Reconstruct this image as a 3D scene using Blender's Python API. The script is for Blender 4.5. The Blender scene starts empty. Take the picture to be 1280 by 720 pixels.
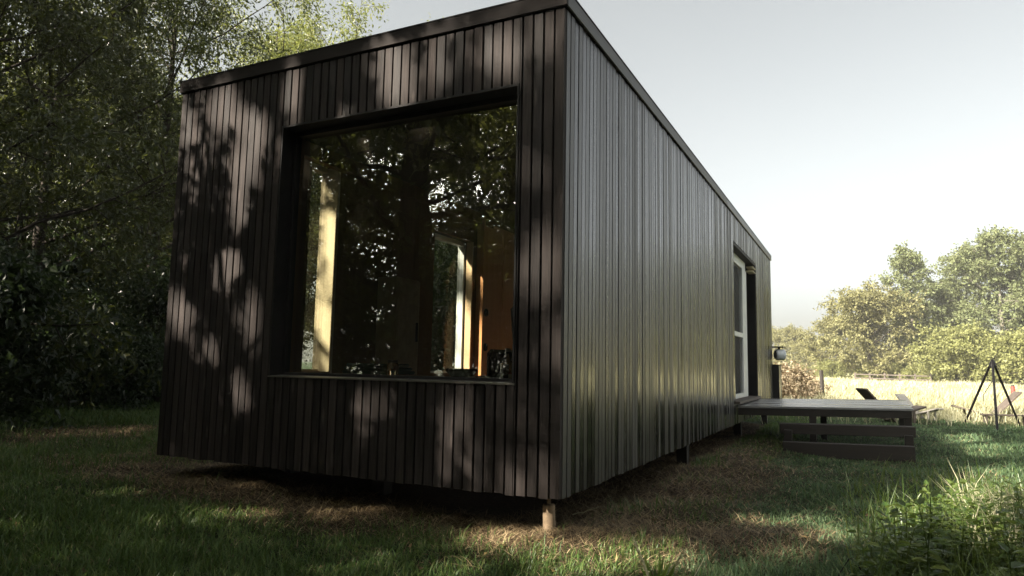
import bpy, bmesh, math, numpy as np
from math import radians as R, sin, cos, pi
sc = bpy.context.scene
COL = sc.collection
rng = np.random.default_rng(7)

# ------------------------------------------------------------------ camera
CAM = np.array([1.43665, -3.48325, 0.71043])
YAW, PITCH, ROLL, F = 0.46395, 0.10975, 0.01912, 864.9
_f = np.array([-sin(YAW)*cos(PITCH), cos(YAW)*cos(PITCH), sin(PITCH)])
_r = np.array([cos(YAW), sin(YAW), 0.0]); _u = np.cross(_r, _f)
RT = cos(ROLL)*_r + sin(ROLL)*_u; UP = -sin(ROLL)*_r + cos(ROLL)*_u
from mathutils import Matrix, Vector
cam = bpy.data.cameras.new('camera'); cam_o = bpy.data.objects.new('camera', cam); COL.objects.link(cam_o)
cam.sensor_width = 36; cam.lens = F*36/1280; cam.clip_start = 0.05; cam.clip_end = 3000
cam_o.matrix_world = Matrix(((RT[0], UP[0], -_f[0], CAM[0]), (RT[1], UP[1], -_f[1], CAM[1]), (RT[2], UP[2], -_f[2], CAM[2]), (0, 0, 0, 1)))
sc.camera = cam_o

def proj(P):
    d = np.asarray(P, float) - CAM
    z = np.maximum(d @ _f, 1e-3)
    return 640 + F*(d @ RT)/z, 360 - F*(d @ UP)/z, d @ _f
def at(px, d):
    """ground point seen in column px of the photograph, d metres away (on the plan)"""
    a = YAW - math.atan((px-640)/F)
    return CAM[0]-sin(a)*d, CAM[1]+cos(a)*d

# ------------------------------------------------------------------ light
EL = R(34); AZ = np.array([-0.5, -0.866])
SUN = np.array([AZ[0]*cos(EL), AZ[1]*cos(EL), sin(EL)])
sl = bpy.data.lights.new('sun', 'SUN'); sl.energy = 5.0; sl.angle = R(0.7); sl.color = (1.0, 0.90, 0.76)
so = bpy.data.objects.new('sun', sl); COL.objects.link(so)
so.rotation_euler = Vector(SUN).to_track_quat('Z', 'Y').to_euler()
W = bpy.data.worlds.new('World'); sc.world = W; W.use_nodes = True
nt = W.node_tree; nt.nodes.clear()
sky = nt.nodes.new('ShaderNodeTexSky'); sky.sky_type = 'NISHITA'; sky.sun_disc = False
sky.sun_elevation = EL; sky.sun_rotation = math.atan2(AZ[0], AZ[1]); sky.air_density = 0.55; sky.dust_density = 5.6; sky.ozone_density = 1.0
hs = nt.nodes.new('ShaderNodeHueSaturation'); hs.inputs['Saturation'].default_value = 0.26
bg = nt.nodes.new('ShaderNodeBackground'); bg.inputs[1].default_value = 0.089
wo = nt.nodes.new('ShaderNodeOutputWorld')
nt.links.new(sky.outputs[0], hs.inputs['Color']); tint = nt.nodes.new('ShaderNodeMix'); tint.data_type = 'RGBA'; tint.blend_type = 'MULTIPLY'; tint.inputs[0].default_value = 1; tint.inputs[7].default_value = (.99, 1.0, .915, 1)
nt.links.new(hs.outputs[0], tint.inputs[6]); nt.links.new(tint.outputs[2], bg.inputs[0]); nt.links.new(bg.outputs[0], wo.inputs[0])
vs = sc.view_settings; vs.view_transform = 'Standard'; vs.look = 'None'; vs.gamma = 1; vs.exposure = 2.1
sc.cycles.max_bounces = 8; sc.cycles.transparent_max_bounces = 16; sc.cycles.use_denoising = True
sc.cycles.sample_clamp_indirect = 4.0

# ------------------------------------------------------------------ materials
class N:
    def __init__(s, name):
        s.m = bpy.data.materials.new(name); s.m.use_nodes = True; s.t = s.m.node_tree; s.t.nodes.clear()
        s.out = s.t.nodes.new('ShaderNodeOutputMaterial')
    def n(s, typ, **kw):
        o = s.t.nodes.new(typ)
        for k, v in kw.items():
            if k.startswith('i_'): o.inputs[k[2:].replace('_', ' ')].default_value = v
            else: setattr(o, k, v)
        return o
    def l(s, a, b): s.t.links.new(a, b)
    def ramp(s, fac, stops):
        o = s.n('ShaderNodeValToRGB'); e = o.color_ramp.elements
        while len(e) < len(stops): e.new(0.5)
        for k, (p, c) in enumerate(stops): e[k].position = p; e[k].color = (*c, 1)
        s.l(fac, o.inputs[0]); return o.outputs[0]
    def noise(s, vec, scale, detail=4, rough=.6):
        o = s.n('ShaderNodeTexNoise'); o.inputs['Scale'].default_value = scale; o.inputs['Detail'].default_value = detail; o.inputs['Roughness'].default_value = rough
        if vec is not None: s.l(vec, o.inputs['Vector'])
        return o.outputs['Fac']
    def math(s, op, a, b=0.5, c=None):
        o = s.n('ShaderNodeMath', operation=op)
        for k, v in enumerate((a, b, c)):
            if v is None: continue
            if hasattr(v, 'links') or hasattr(v, 'is_linked'): s.l(v, o.inputs[k])
            else: o.inputs[k].default_value = v
        return o.outputs[0]
    def mix(s, fac, a, b, mode='MIX'):
        o = s.n('ShaderNodeMix', data_type='RGBA', blend_type=mode)
        for sock, v in ((o.inputs[0], fac), (o.inputs[6], a), (o.inputs[7], b)):
            if hasattr(v, 'is_linked'): s.l(v, sock)
            elif isinstance(v, tuple): sock.default_value = (*v, 1)
            else: sock.default_value = v
        return o.outputs[2]
    def obj(s, scale=(1, 1, 1), loc=None):
        tc = s.n('ShaderNodeTexCoord'); mp = s.n('ShaderNodeMapping'); mp.inputs['Scale'].default_value = scale
        s.l(tc.outputs['Object'], mp.inputs['Vector'])
        if loc is not None: s.l(loc, mp.inputs['Location'])
        return mp.outputs[0]
    def attr(s, name='rnd'):
        return s.n('ShaderNodeAttribute', attribute_name=name).outputs['Fac']
    def bsdf(s, color, rough=.6, spec=.5, metal=0., normal=None):
        b = s.n('ShaderNodeBsdfPrincipled')
        for sock, v in ((b.inputs['Base Color'], color), (b.inputs['Roughness'], rough), (b.inputs['Specular IOR Level'], spec), (b.inputs['Metallic'], metal)):
            if hasattr(v, 'is_linked'): s.l(v, sock)
            elif isinstance(v, tuple): sock.default_value = (*v, 1)
            else: sock.default_value = v
        if normal is not None: s.l(normal, b.inputs['Normal'])
        s.l(b.outputs[0], s.out.inputs[0]); return b
    def bump(s, h, strength=.3, dist=.01):
        o = s.n('ShaderNodeBump'); o.inputs['Strength'].default_value = strength; o.inputs['Distance'].default_value = dist
        s.l(h, o.inputs['Height']); return o.outputs[0]

def wood(name, dark, light, axis=2, rough=(.38, .62), spec=.5, grain=1., bump=.35, knots=True, var=.22):
    """sawn timber: grain along an axis, tone offset per board from the rnd attribute"""
    m = N(name); rnd = m.attr()
    cmb = m.n('ShaderNodeCombineXYZ')
    for k in range(3): m.l(m.math('MULTIPLY', rnd, 37.0+11*k), cmb.inputs[k])
    s = [46., 46., 46.]; s[axis] = 2.2
    v = m.obj(tuple(x*grain for x in s), cmb.outputs[0])
    g = m.noise(v, 1.0, 6, .65)
    s2 = [7., 7., 7.]; s2[axis] = 0.9
    blot = m.noise(m.obj(tuple(s2), cmb.outputs[0]), 1.0, 4, .6)
    f = m.math('ADD', m.math('MULTIPLY', g, .62), m.math('MULTIPLY', blot, .42))
    f = m.math('ADD', f, m.math('MULTIPLY_ADD', rnd, var, -var/2))
    col = m.ramp(f, [(.30, dark), (.74, light)])
    h = g
    if knots:
        s3 = [11., 11., 11.]; s3[axis] = 2.6
        vo = m.n('ShaderNodeTexVoronoi'); vo.inputs['Scale'].default_value = 1.0; m.l(m.obj(tuple(s3), cmb.outputs[0]), vo.inputs['Vector'])
        k = m.n('ShaderNodeMapRange'); k.inputs[1].default_value = .05; k.inputs[2].default_value = .17; k.inputs[3].default_value = 1; k.inputs[4].default_value = 0
        m.l(vo.outputs['Distance'], k.inputs[0])
        col = m.mix(m.math('MULTIPLY', k.outputs[0], .5), col, tuple(min(1, c*2.0) for c in light))
        h = m.math('ADD', g, m.math('MULTIPLY', k.outputs[0], .7))
    rr = m.n('ShaderNodeMapRange'); rr.inputs[3].default_value = rough[0]; rr.inputs[4].default_value = rough[1]; rr.inputs[1].default_value = .25; rr.inputs[2].default_value = .75
    m.l(m.math('ADD', m.math('ADD', m.math('MULTIPLY', blot, .25), m.math('MULTIPLY', g, .35)), m.math('MULTIPLY_ADD', rnd, .55, -.075)), rr.inputs[0])
    m.bsdf(col, rr.outputs[0], spec, 0, m.bump(h, bump, .004)); return m.m

def plain(name, c, rough=.6, spec=.5, metal=0., var=.25, scale=9.):
    m = N(name); f = m.noise(m.obj(), scale, 5, .65)
    col = m.ramp(f, [(.3, tuple(x*(1-var) for x in c)), (.72, tuple(min(1, x*(1+var)) for x in c))])
    m.bsdf(col, rough, spec, metal, m.bump(f, .12, .004)); return m.m

def leafmat(name, stops, trans, rough=.42, tf=.38, spec=.5, patch=.0, pscale=.35):
    m = N(name); r = m.attr()
    if patch:
        r = m.math('ADD', m.math('MULTIPLY', r, 1-patch), m.math('MULTIPLY', m.noise(m.obj(), pscale, 3), patch))
    col = m.ramp(r, stops)
    b = m.n('ShaderNodeBsdfPrincipled'); m.l(col, b.inputs['Base Color']); b.inputs['Roughness'].default_value = rough; b.inputs['Specular IOR Level'].default_value = spec
    t = m.n('ShaderNodeBsdfTranslucent'); m.l(m.mix(.5, col, trans), t.inputs[0])
    x = m.n('ShaderNodeMixShader'); x.inputs[0].default_value = tf
    m.l(b.outputs[0], x.inputs[1]); m.l(t.outputs[0], x.inputs[2]); m.l(x.outputs[0], m.out.inputs[0]); return m.m

M = {}
M['clad'] = wood('charred_front_timber', (.0035, .0028, .0027), (.055, .045, .0415), 2, (.6, .8), .20, 2.1, .7)
M['clad_side'] = wood('stained_side_timber', (.004, .0035, .004), (.036, .0325, .0315), 2, (.13, .46), .65, 1.8, .45, var=.7)
M['trim'] = wood('roof_trim_timber', (.011, .0085, .008), (.036, .029, .026), 0, (.7, .85), .15, knots=False)
M['trim_y'] = wood('roof_trim_side_timber', (.022, .021, .021), (.060, .057, .057), 1, (.34, .52), .5, knots=False)
M['core'] = plain('black_membrane', (.008, .008, .008), .8, .2)
M['black_metal'] = plain('black_metal', (.016, .015, .015), .6, .2, .1)
M['alu'] = plain('sill_metal', (.22, .20, .18), .38, .5, .9, .1)
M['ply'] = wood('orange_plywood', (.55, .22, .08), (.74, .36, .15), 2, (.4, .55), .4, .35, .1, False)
M['ply_dark'] = wood('shaded_plywood_lining', (.12, .065, .035), (.20, .115, .062), 2, (.75, .9), .12, .35, .1, False)  # plywood with the room's shade put into its colour
M['ply_pale'] = wood('pale_plywood_lining', (.34, .22, .12), (.46, .31, .18), 1, (.8, .95), .08, .35, .1, False)
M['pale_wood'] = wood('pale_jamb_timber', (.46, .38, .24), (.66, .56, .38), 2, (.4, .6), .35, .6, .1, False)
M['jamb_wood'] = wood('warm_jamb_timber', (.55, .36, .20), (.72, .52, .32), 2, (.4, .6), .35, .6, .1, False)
M['white'] = plain('white_paint', (.74, .76, .75), .42, .5, 0, .05)
def screenmat():
    m = N('grey_fly_mesh'); b = m.bsdf((.09, .095, .105), .6, .4); t = m.n('ShaderNodeBsdfTransparent'); x = m.n('ShaderNodeMixShader'); x.inputs[0].default_value = .8
    m.l(b.outputs[0], x.inputs[1]); m.l(t.outputs[0], x.inputs[2]); m.l(x.outputs[0], m.out.inputs[0]); return m.m
M['screen'] = screenmat()
M['deck'] = wood('weathered_deck_timber', (.11, .108, .112), (.27, .265, .27), 0, (.16, .34), 1.0, 1., .4, False)
M['step'] = wood('dark_step_timber', (.012, .0095, .008), (.036, .029, .025), 0, (.5, .7), .4, 1., .5, False)
M['post'] = plain('pale_rough_post', (.27, .20, .13), .85, .2, 0, .45, 22)
M['plank'] = wood('grey_chair_plank', (.060, .048, .040), (.125, .10, .082), 0, (.5, .7), .4, 1., .3, False)
M['plank_pale'] = wood('sunlit_chair_plank', (.30, .28, .25), (.44, .41, .38), 0, (.5, .7), .35, 1., .2, False)  # chair plank with the sunlight put into a paler tone
M['iron'] = plain('dark_iron', (.022, .020, .020), .5, .5, .7)
M['chrome'] = plain('white_enamel', (.70, .73, .76), .3, .5, 0, .05)
M['red'] = plain('faded_red_paint', (.22, .05, .04), .6, .4)
M['bark'] = plain('brown_bark', (.040, .033, .026), .85, .2, 0, .45, 7)
M['bark_pale'] = plain('pale_bark', (.15, .135, .11), .8, .2, 0, .35, 7)
M['cloth'] = plain('black_upholstery', (.012, .012, .012), .8, .2)
M['green_fabric'] = plain('green_fabric', (.02, .08, .06), .6, .4)
M['card'] = plain('pale_card', (.46, .40, .26), .7, .3)
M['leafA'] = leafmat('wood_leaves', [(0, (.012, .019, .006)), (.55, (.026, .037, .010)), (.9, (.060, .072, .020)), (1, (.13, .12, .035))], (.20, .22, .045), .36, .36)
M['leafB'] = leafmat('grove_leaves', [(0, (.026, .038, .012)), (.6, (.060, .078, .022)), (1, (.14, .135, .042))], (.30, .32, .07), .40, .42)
M['leafBright'] = leafmat('sunny_wood_leaves', [(0, (.050, .070, .018)), (.5, (.105, .130, .034)), (1, (.22, .21, .07))], (.30, .32, .07), .40, .40)  # leaves of the same wood, sunlight put into a brighter colour
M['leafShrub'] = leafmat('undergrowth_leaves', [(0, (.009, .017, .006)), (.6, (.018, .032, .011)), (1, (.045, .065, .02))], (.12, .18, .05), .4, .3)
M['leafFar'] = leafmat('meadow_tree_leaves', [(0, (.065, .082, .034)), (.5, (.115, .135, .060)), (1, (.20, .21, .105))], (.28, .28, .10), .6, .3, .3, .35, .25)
M['leafFarY'] = leafmat('pale_tree_leaves', [(0, (.090, .092, .036)), (.5, (.150, .145, .062)), (1, (.24, .22, .11))], (.34, .31, .12), .6, .3, .3, .35, .25)
M['leafFarG'] = leafmat('green_hedge_leaves', [(0, (.095, .105, .034)), (.5, (.160, .168, .060)), (1, (.24, .235, .10))], (.34, .34, .10), .6, .3, .3, .35, .3)
M['leafRed'] = leafmat('dry_bramble_leaves', [(0, (.13, .105, .06)), (.4, (.25, .195, .125)), (.75, (.37, .31, .21)), (1, (.15, .16, .07))], (.40, .26, .14), .6, .35)
M['weed'] = leafmat('weed_leaves', [(0, (.035, .070, .016)), (.6, (.080, .130, .030)), (1, (.16, .20, .06))], (.34, .42, .07), .38, .40)
M['grass'] = leafmat('lawn_blades', [(0, (.032, .070, .018)), (.5, (.072, .132, .034)), (.8, (.132, .178, .050)), (1, (.26, .22, .10))], (.20, .30, .06), .45, .34, .4, .25, 1.2)
M['dewgrass'] = leafmat('dewy_lawn_blades', [(0, (.044, .092, .042)), (.5, (.098, .165, .080)), (.8, (.16, .215, .095)), (1, (.25, .23, .13))], (.20, .32, .12), .5, .34, .35, .25, 1.2)
M['field'] = leafmat('field_blades', [(0, (.20, .205, .105)), (.4, (.36, .35, .215)), (1, (.55, .52, .37))], (.44, .42, .20), .6, .3, .3, .4, .12)
M['straw'] = leafmat('dry_straw', [(0, (.050, .037, .023)), (.4, (.135, .098, .058)), (.75, (.31, .23, .13)), (1, (.52, .41, .24))], (.36, .26, .13), .55, .25, .35)
M['litter'] = leafmat('fallen_leaf', [(0, (.05, .032, .018)), (.5, (.13, .082, .042)), (1, (.26, .19, .08))], (.32, .2, .08), .5, .25)

def glassmat(faces=3.8):
    m = N('window_glass'); fr = m.n('ShaderNodeFresnel'); fr.inputs[0].default_value = 1.5
    g = m.n('ShaderNodeBsdfGlossy'); g.inputs['Roughness'].default_value = 0.006; g.inputs[0].default_value = (.92, .94, .92, 1)
    # one flat sheet stands for a double pane: four air-glass faces reflect about 3.4 times one
    f = m.math('MINIMUM', m.math('MULTIPLY', fr.outputs[0], faces), 1.0)
    nz = m.noise(m.obj((1, 1, 1)), 2.2, 2); m.l(m.bump(nz, .05, .02), g.inputs['Normal'])
    t = m.n('ShaderNodeBsdfTransparent'); t.inputs[0].default_value = (.80, .82, .76, 1)
    x = m.n('ShaderNodeMixShader'); m.l(f, x.inputs[0]); m.l(t.outputs[0], x.inputs[1]); m.l(g.outputs[0], x.inputs[2])
    d = m.n('ShaderNodeBsdfDiffuse'); d.inputs[0].default_value = (.50, .45, .33, 1)                # dust film, also standing in for the soft reflected veil
    y = m.n('ShaderNodeMixShader'); m.l(m.math('MULTIPLY_ADD', m.noise(m.obj((1, 1, .5)), 6, 6, .7), .012, .020), y.inputs[0]); m.l(x.outputs[0], y.inputs[1]); m.l(d.outputs[0], y.inputs[2])
    m.l(y.outputs[0], m.out.inputs[0]); return m.m
M['glass'] = glassmat(); M['side_glass'] = glassmat(0.3)
def jarmat():
    m = N('jar_glass'); b = m.bsdf((.9, .95, .93), .03, .5); b.inputs['Transmission Weight'].default_value = 1.0; return m.m
M['jar'] = jarmat()

# ------------------------------------------------------------------ mesh building
def link(o, parent=None):
    COL.objects.link(o)
    if parent is not None: o.parent = parent
    return o
def tag(o, label=None, cat=None, group=None, kind=None):
    if label: o['label'] = label
    if cat: o['category'] = cat
    if group: o['group'] = group
    if kind: o['kind'] = kind
    return o
def mesh_np(name, V, loops, totals, mat, rnd=None, smooth=False, parent=None):
    me = bpy.data.meshes.new(name); V = np.ascontiguousarray(V, np.float32)
    me.vertices.add(len(V)); me.vertices.foreach_set('co', V.ravel())
    me.loops.add(len(loops)); me.loops.foreach_set('vertex_index', np.ascontiguousarray(loops, np.int32))
    me.polygons.add(len(totals)); st = np.zeros(len(totals), np.int32); st[1:] = np.cumsum(totals)[:-1]
    me.polygons.foreach_set('loop_start', st); me.polygons.foreach_set('loop_total', np.ascontiguousarray(totals, np.int32))
    me.polygons.foreach_set('use_smooth', np.full(len(totals), bool(smooth)))
    me.update(calc_edges=True)
    if rnd is not None:
        a = me.attributes.new('rnd', 'FLOAT', 'FACE'); a.data.foreach_set('value', np.ascontiguousarray(rnd, np.float32))
    me.materials.append(mat)
    return link(bpy.data.objects.new(name, me), parent)

class MB:
    def __init__(s): s.v = []; s.f = []; s.r = []; s.sm = False
    def add(s, V, Fc, r=None):
        b = sum(len(x) for x in s.v) if s.v else 0
        r = rng.random() if r is None else r
        s.v.append(np.asarray(V, float)); s.f += [[b+i for i in q] for q in Fc]; s.r += [r]*len(Fc); return s
    BF = [(0, 2, 3, 1), (4, 5, 7, 6), (0, 1, 5, 4), (2, 6, 7, 3), (0, 4, 6, 2), (1, 3, 7, 5)]
    def box(s, x0, x1, y0, y1, z0, z1, r=None):
        return s.add([(x, y, z) for x in (x0, x1) for y in (y0, y1) for z in (z0, z1)], s.BF, r)
    def obox(s, c, ax, ay, az, r=None):
        c, ax, ay, az = map(np.array, (c, ax, ay, az))
        return s.add([c+i*ax+j*ay+k*az for i in (-1, 1) for j in (-1, 1) for k in (-1, 1)], s.BF, r)
    def beam(s, a, b, w, h, up=(0, 0, 1), r=None):
        a, b = np.array(a, float), np.array(b, float); d = b-a; L = np.linalg.norm(d); d /= L
        sd = np.cross(d, up); sd /= np.linalg.norm(sd); u = np.cross(sd, d)
        return s.obox((a+b)/2, d*L/2, sd*w/2, u*h/2, r)
    def tube(s, pts, rad, n=8, r=None, cap=True):
        pts = np.array(pts, float); k = len(pts); rad = np.broadcast_to(np.array(rad, float), (k,))
        V = []; 
        for i in range(k):
            d = pts[min(i+1, k-1)]-pts[max(i-1, 0)]; d = d/(np.linalg.norm(d)+1e-9)
            a = np.cross(d, (0, 0, 1)) if abs(d[2]) < .9 else np.cross(d, (1, 0, 0)); a /= np.linalg.norm(a); b = np.cross(d, a)
            for q in range(n): V.append(pts[i]+rad[i]*(cos(2*pi*q/n)*a+sin(2*pi*q/n)*b))
        Fc = [(i*n+q, i*n+(q+1) % n, (i+1)*n+(q+1) % n, (i+1)*n+q) for i in range(k-1) for q in range(n)]
        if cap: Fc += [tuple(range(n))[::-1], tuple((k-1)*n+q for q in range(n))]
        return s.add(V, Fc, r)
    def lathe(s, c, prof, n=16, r=None):
        return s.tube([(c[0], c[1], c[2]+z) for _, z in prof], [p for p, _ in prof], n, r)
    def build(s, name, mat, parent=None, bevel=0, smooth=False):
        V = np.concatenate(s.v); lo = np.concatenate([np.array(q) for q in s.f]); to = np.array([len(q) for q in s.f])
        o = mesh_np(name, V, lo, to, mat, s.r, smooth, parent)
        bm = bmesh.new(); bm.from_mesh(o.data); bmesh.ops.recalc_face_normals(bm, faces=bm.faces); bm.to_mesh(o.data); bm.free()
        if bevel:
            b = o.modifiers.new('bevel', 'BEVEL'); b.width = bevel; b.segments = 1; b.limit_method = 'ANGLE'
        return o
def empty(name, loc=(0, 0, 0), label=None, cat=None, group=None):
    o = bpy.data.objects.new(name, None); o.empty_display_size = .2; o.location = loc; link(o); return tag(o, label, cat, group)
def copy_tree(o, parent=None):
    c = o.copy(); link(c, parent)
    for ch in o.children:
        if ch is not c: copy_tree(ch, c)
    return c

# ------------------------------------------------------------------ ground
GZ = -0.27
def hz(x, y):
    x = np.asarray(x, float); y = np.asarray(y, float)
    h = GZ + .018*np.sin(1.3*x+.4*y)+.014*np.sin(2.1*y-.7*x+1)+.010*np.sin(4.7*x+3.1*y)+.008*np.sin(6.3*y-5.1*x+2)
    h = h + .05*np.exp(-((x+.1)**2+(y+.05)**2)/.35)                         # the heap of straw at the near post
    h = h + .05*np.exp(-((x-.28)/.35)**2)*(1/(1+np.exp(-(y-.4)*3)))*(1/(1+np.exp((y-5.5)*2)))
    h = h + .12/(1+np.exp((x+1.5)*2.2))*np.exp(-np.maximum(0, -x-7)/3)*np.exp(-np.maximum(0, -y-1.2)/1.2)
    return h
def sig(t): return 1/(1+np.exp(-np.clip(t, -40, 40)))
def vnoise(x, y, s, seed=0):
    x = np.asarray(x)*s; y = np.asarray(y)*s; xi = np.floor(x).astype(int); yi = np.floor(y).astype(int); fx = x-xi; fy = y-yi
    def hsh(i, j):
        h = np.sin(i*127.1+j*311.7+seed*74.7)*43758.5453; return h-np.floor(h)
    fx = fx*fx*(3-2*fx); fy = fy*fy*(3-2*fy)
    return (hsh(xi, yi)*(1-fx)+hsh(xi+1, yi)*fx)*(1-fy)+(hsh(xi, yi+1)*(1-fx)+hsh(xi+1, yi+1)*fx)*fy
def bare(x, y):
    """1 where straw and bare soil show, 0 where the lawn is closed"""
    n = vnoise(x, y, 1.1, 1)*.6+vnoise(x, y, 3.1, 2)*.4
    a = sig((y+.42)*6)*sig((-y+1.2)*4)*sig((x+4.4)*2.5)*sig((.5-x)*5)              # strip in front of the cabin
    b = sig((x+.1)*5)*sig((.62-x)*4)*sig((y+.6)*3)*sig((6.5-y)*2)                    # along its right side
    c = np.exp(-(((x-.85)/.62)**2+((y-.75)/.7)**2))*.9                              # trodden patch at the corner
    e = np.exp(-(((x+6.6)/1.5)**2+((y-1.4)/1.6)**2))*.9                              # path coming from the left
    u = ((x > -3.2) & (x < 0) & (y > 0) & (y < 10.3))*1.0
    m = np.maximum.reduce([a, b, c, e, u])
    return np.clip((m-.5)*1.5+.52+(n-.5)*1.35, 0, 1)
def axis(c, fine, n, far):
    a = c+np.arange(-n, n+1)*fine; d = [fine]; 
    out = []; p = a[-1]; st = fine
    while p < far: st *= 1.22; p += st; out.append(p)
    out = np.array(out); return np.concatenate([(2*c-out)[::-1], a, out])
gx = axis(-1., .12, 70, 300); gy = axis(2.5, .12, 75, 300)
GX, GY = np.meshgrid(gx, gy, indexing='ij'); dist = np.hypot(GX, GY)
GH = np.where(dist < 60, hz(GX, GY), GZ)
V = np.stack([GX, GY, GH], -1).reshape(-1, 3); nx, ny = len(gx), len(gy)
I = (np.arange(nx-1)[:, None]*ny+np.arange(ny-1)[None, :]).ravel()
Q = np.stack([I, I+ny, I+ny+1, I+1], 1)
g = N('meadow_ground'); at_b = g.attr('bare'); at_f = g.attr('field')
n1 = g.noise(g.obj(), 3.2, 8, .7); n2 = g.noise(g.obj(), 38, 5, .7)
soil = g.ramp(n2, [(.3, (.028, .018, .012)), (.5, (.060, .040, .026)), (.75, (.13, .085, .050))])
turf = g.ramp(n1, [(.3, (.016, .028, .010)), (.6, (.030, .048, .018)), (.8, (.050, .055, .022))])
fld = g.ramp(g.noise(g.obj(), .5, 6, .7), [(.3, (.22, .225, .10)), (.7, (.38, .36, .19))])
c = g.mix(at_b, turf, soil); c = g.mix(at_f, c, fld)
g.bsdf(c, .95, .15, 0, g.bump(g.math('ADD', n1, n2), .9, .03))
ground = mesh_np('ground', V, Q.ravel(), np.full(len(Q), 4), g.m, None, True); tag(ground, 'uneven lawn and bare soil around the black cabin running out to the meadow', 'ground', kind='structure')
def fieldmask(x, y):
    # beyond a line across the photo about 15 m out, right of the wood
    t = (y-13.6-.25*x)
    return sig((t+(vnoise(x, y, .5, 5)-.5)*3)*1.6)*sig((x+14+.15*y)*.4)
for nm, fn in (('bare', bare), ('field', fieldmask)):
    a = ground.data.attributes.new(nm, 'FLOAT', 'POINT'); a.data.foreach_set('value', fn(V[:, 0], V[:, 1]).astype(np.float32))

# ------------------------------------------------------------------ blades (grass, straw)
def blades(name, X, Y, H, Wd, lean, mat, z=None, rnd=None):
    n = len(X); Z = hz(X, Y) if z is None else z
    a = rng.random(n)*2*pi; dx, dy = np.cos(a), np.sin(a)
    b = a+pi/2+rng.normal(0, .5, n); sx, sy = np.cos(b)*Wd/2, np.sin(b)*Wd/2
    ln = H*lean; up = np.sqrt(np.maximum(H**2-ln**2, (.12*H)**2))
    base = np.stack([X, Y, Z-.004], 1)
    mid = base+np.stack([dx*ln*.35, dy*ln*.35, up*.60], 1); tip = base+np.stack([dx*ln, dy*ln, up], 1)
    s = np.stack([sx, sy, np.zeros(n)], 1)
    V = np.stack([base-s, base+s, mid+s*.8, mid-s*.8, tip], 1).reshape(-1, 3)
    k = np.arange(n)[:, None]*5
    lo = np.concatenate([k+np.array([0, 1, 2, 3]), k+np.array([3, 2, 4])], 1).ravel()
    r = rng.random(n) if rnd is None else rnd
    return mesh_np(name, V, lo, np.tile([4, 3], n), mat, np.repeat(r, 2))
def scatter(n, dmin, dmax, pxa=-120, pxb=1400, power=1.0):
    """points on the plan seen from the terrace side, denser close by"""
    d = dmin*(dmax/dmin)**(rng.random(n)**power); px = pxa+(pxb-pxa)*rng.random(n)
    a = YAW-np.arctan((px-640)/F); return CAM[0]-np.sin(a)*d, CAM[1]+np.cos(a)*d, d
def off_cabin(x, y, m=.0): return ~((x > -3.2+m) & (x < -m) & (y > m) & (y < 10.3))

x, y, d = scatter(300000, 2.3, 26, -160, 1440, .95)
fm = fieldmask(x, y); bm = bare(x, y)
keep = off_cabin(x, y, .1) & (rng.random(len(x)) < np.clip(1.08-bm*1.12, .02, 1)) & (rng.random(len(x)) > fm)
x, y, d = x[keep], y[keep], d[keep]
tuft = vnoise(x, y, 1.7, 9)*.6+vnoise(x, y, 5, 3)*.4
hgt = (.035+.10*tuft**1.5)*(.7+.6*rng.random(len(x)))*np.where(d > 9, 1.15, 1)
hgt *= np.where((x < -3.6), 1.5, 1)*np.where((x > .3) & (y > .8), .72, 1)
right = (x > .6+.0*y) & (y > -.2)
wd = np.clip(.0028+.00062*d, .003, .014)
for nm, sel, mt, lb in (('grass', ~right, 'grass', 'green lawn grass in front of the cabin and beside the wood'), ('dewy_grass', right, 'dewgrass', 'short dewy grass on the shaded lawn around the deck')):
    o = blades(nm, x[sel], y[sel], hgt[sel]*(1 if nm == 'grass' else .8), wd[sel]*(.75+.5*rng.random(sel.sum())), .35+.6*rng.random(sel.sum()), M[mt]); tag(o, lb, 'grass', kind='stuff')
# straw mulch
x, y, d = scatter(330000, 2.3, 13, 20, 1240, .9)
bm = bare(x, y); keep = (rng.random(len(x)) < bm**1.4*.75+.06) & (off_cabin(x, y, .5))
x, y, d = x[keep], y[keep], d[keep]
L = .03+.10*rng.random(len(x))**1.6
o = blades('straw', x, y, L, .0018+.00045*d, .93+.065*rng.random(len(x)), M['straw'], hz(x, y)+.002+.014*rng.random(len(x))); tag(o, 'dry brown straw and cut grass lying round the cabin foot', 'straw', kind='stuff')
# meadow beyond
x, y, d = scatter(210000, 11, 74, 560, 1500, .85)
keep = rng.random(len(x)) < fieldmask(x, y)*1.0
x, y, d = x[keep], y[keep], d[keep]
tf = vnoise(x, y, .35, 4)
o = blades('field_grass', x, y, (.16+.26*tf)*(.6+.7*rng.random(len(x)))*np.clip(d/18, .6, 1.15), .004+.00085*d, .25+.5*rng.random(len(x)), M['field'], rnd=np.clip(rng.random(len(x))*.5+.3*vnoise(x, y, .16, 8)+.25*vnoise(x, y*2.2, .6, 18), 0, 1)); tag(o, 'tall pale dry grass of the sunlit meadow', 'grass', kind='stuff')

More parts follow.
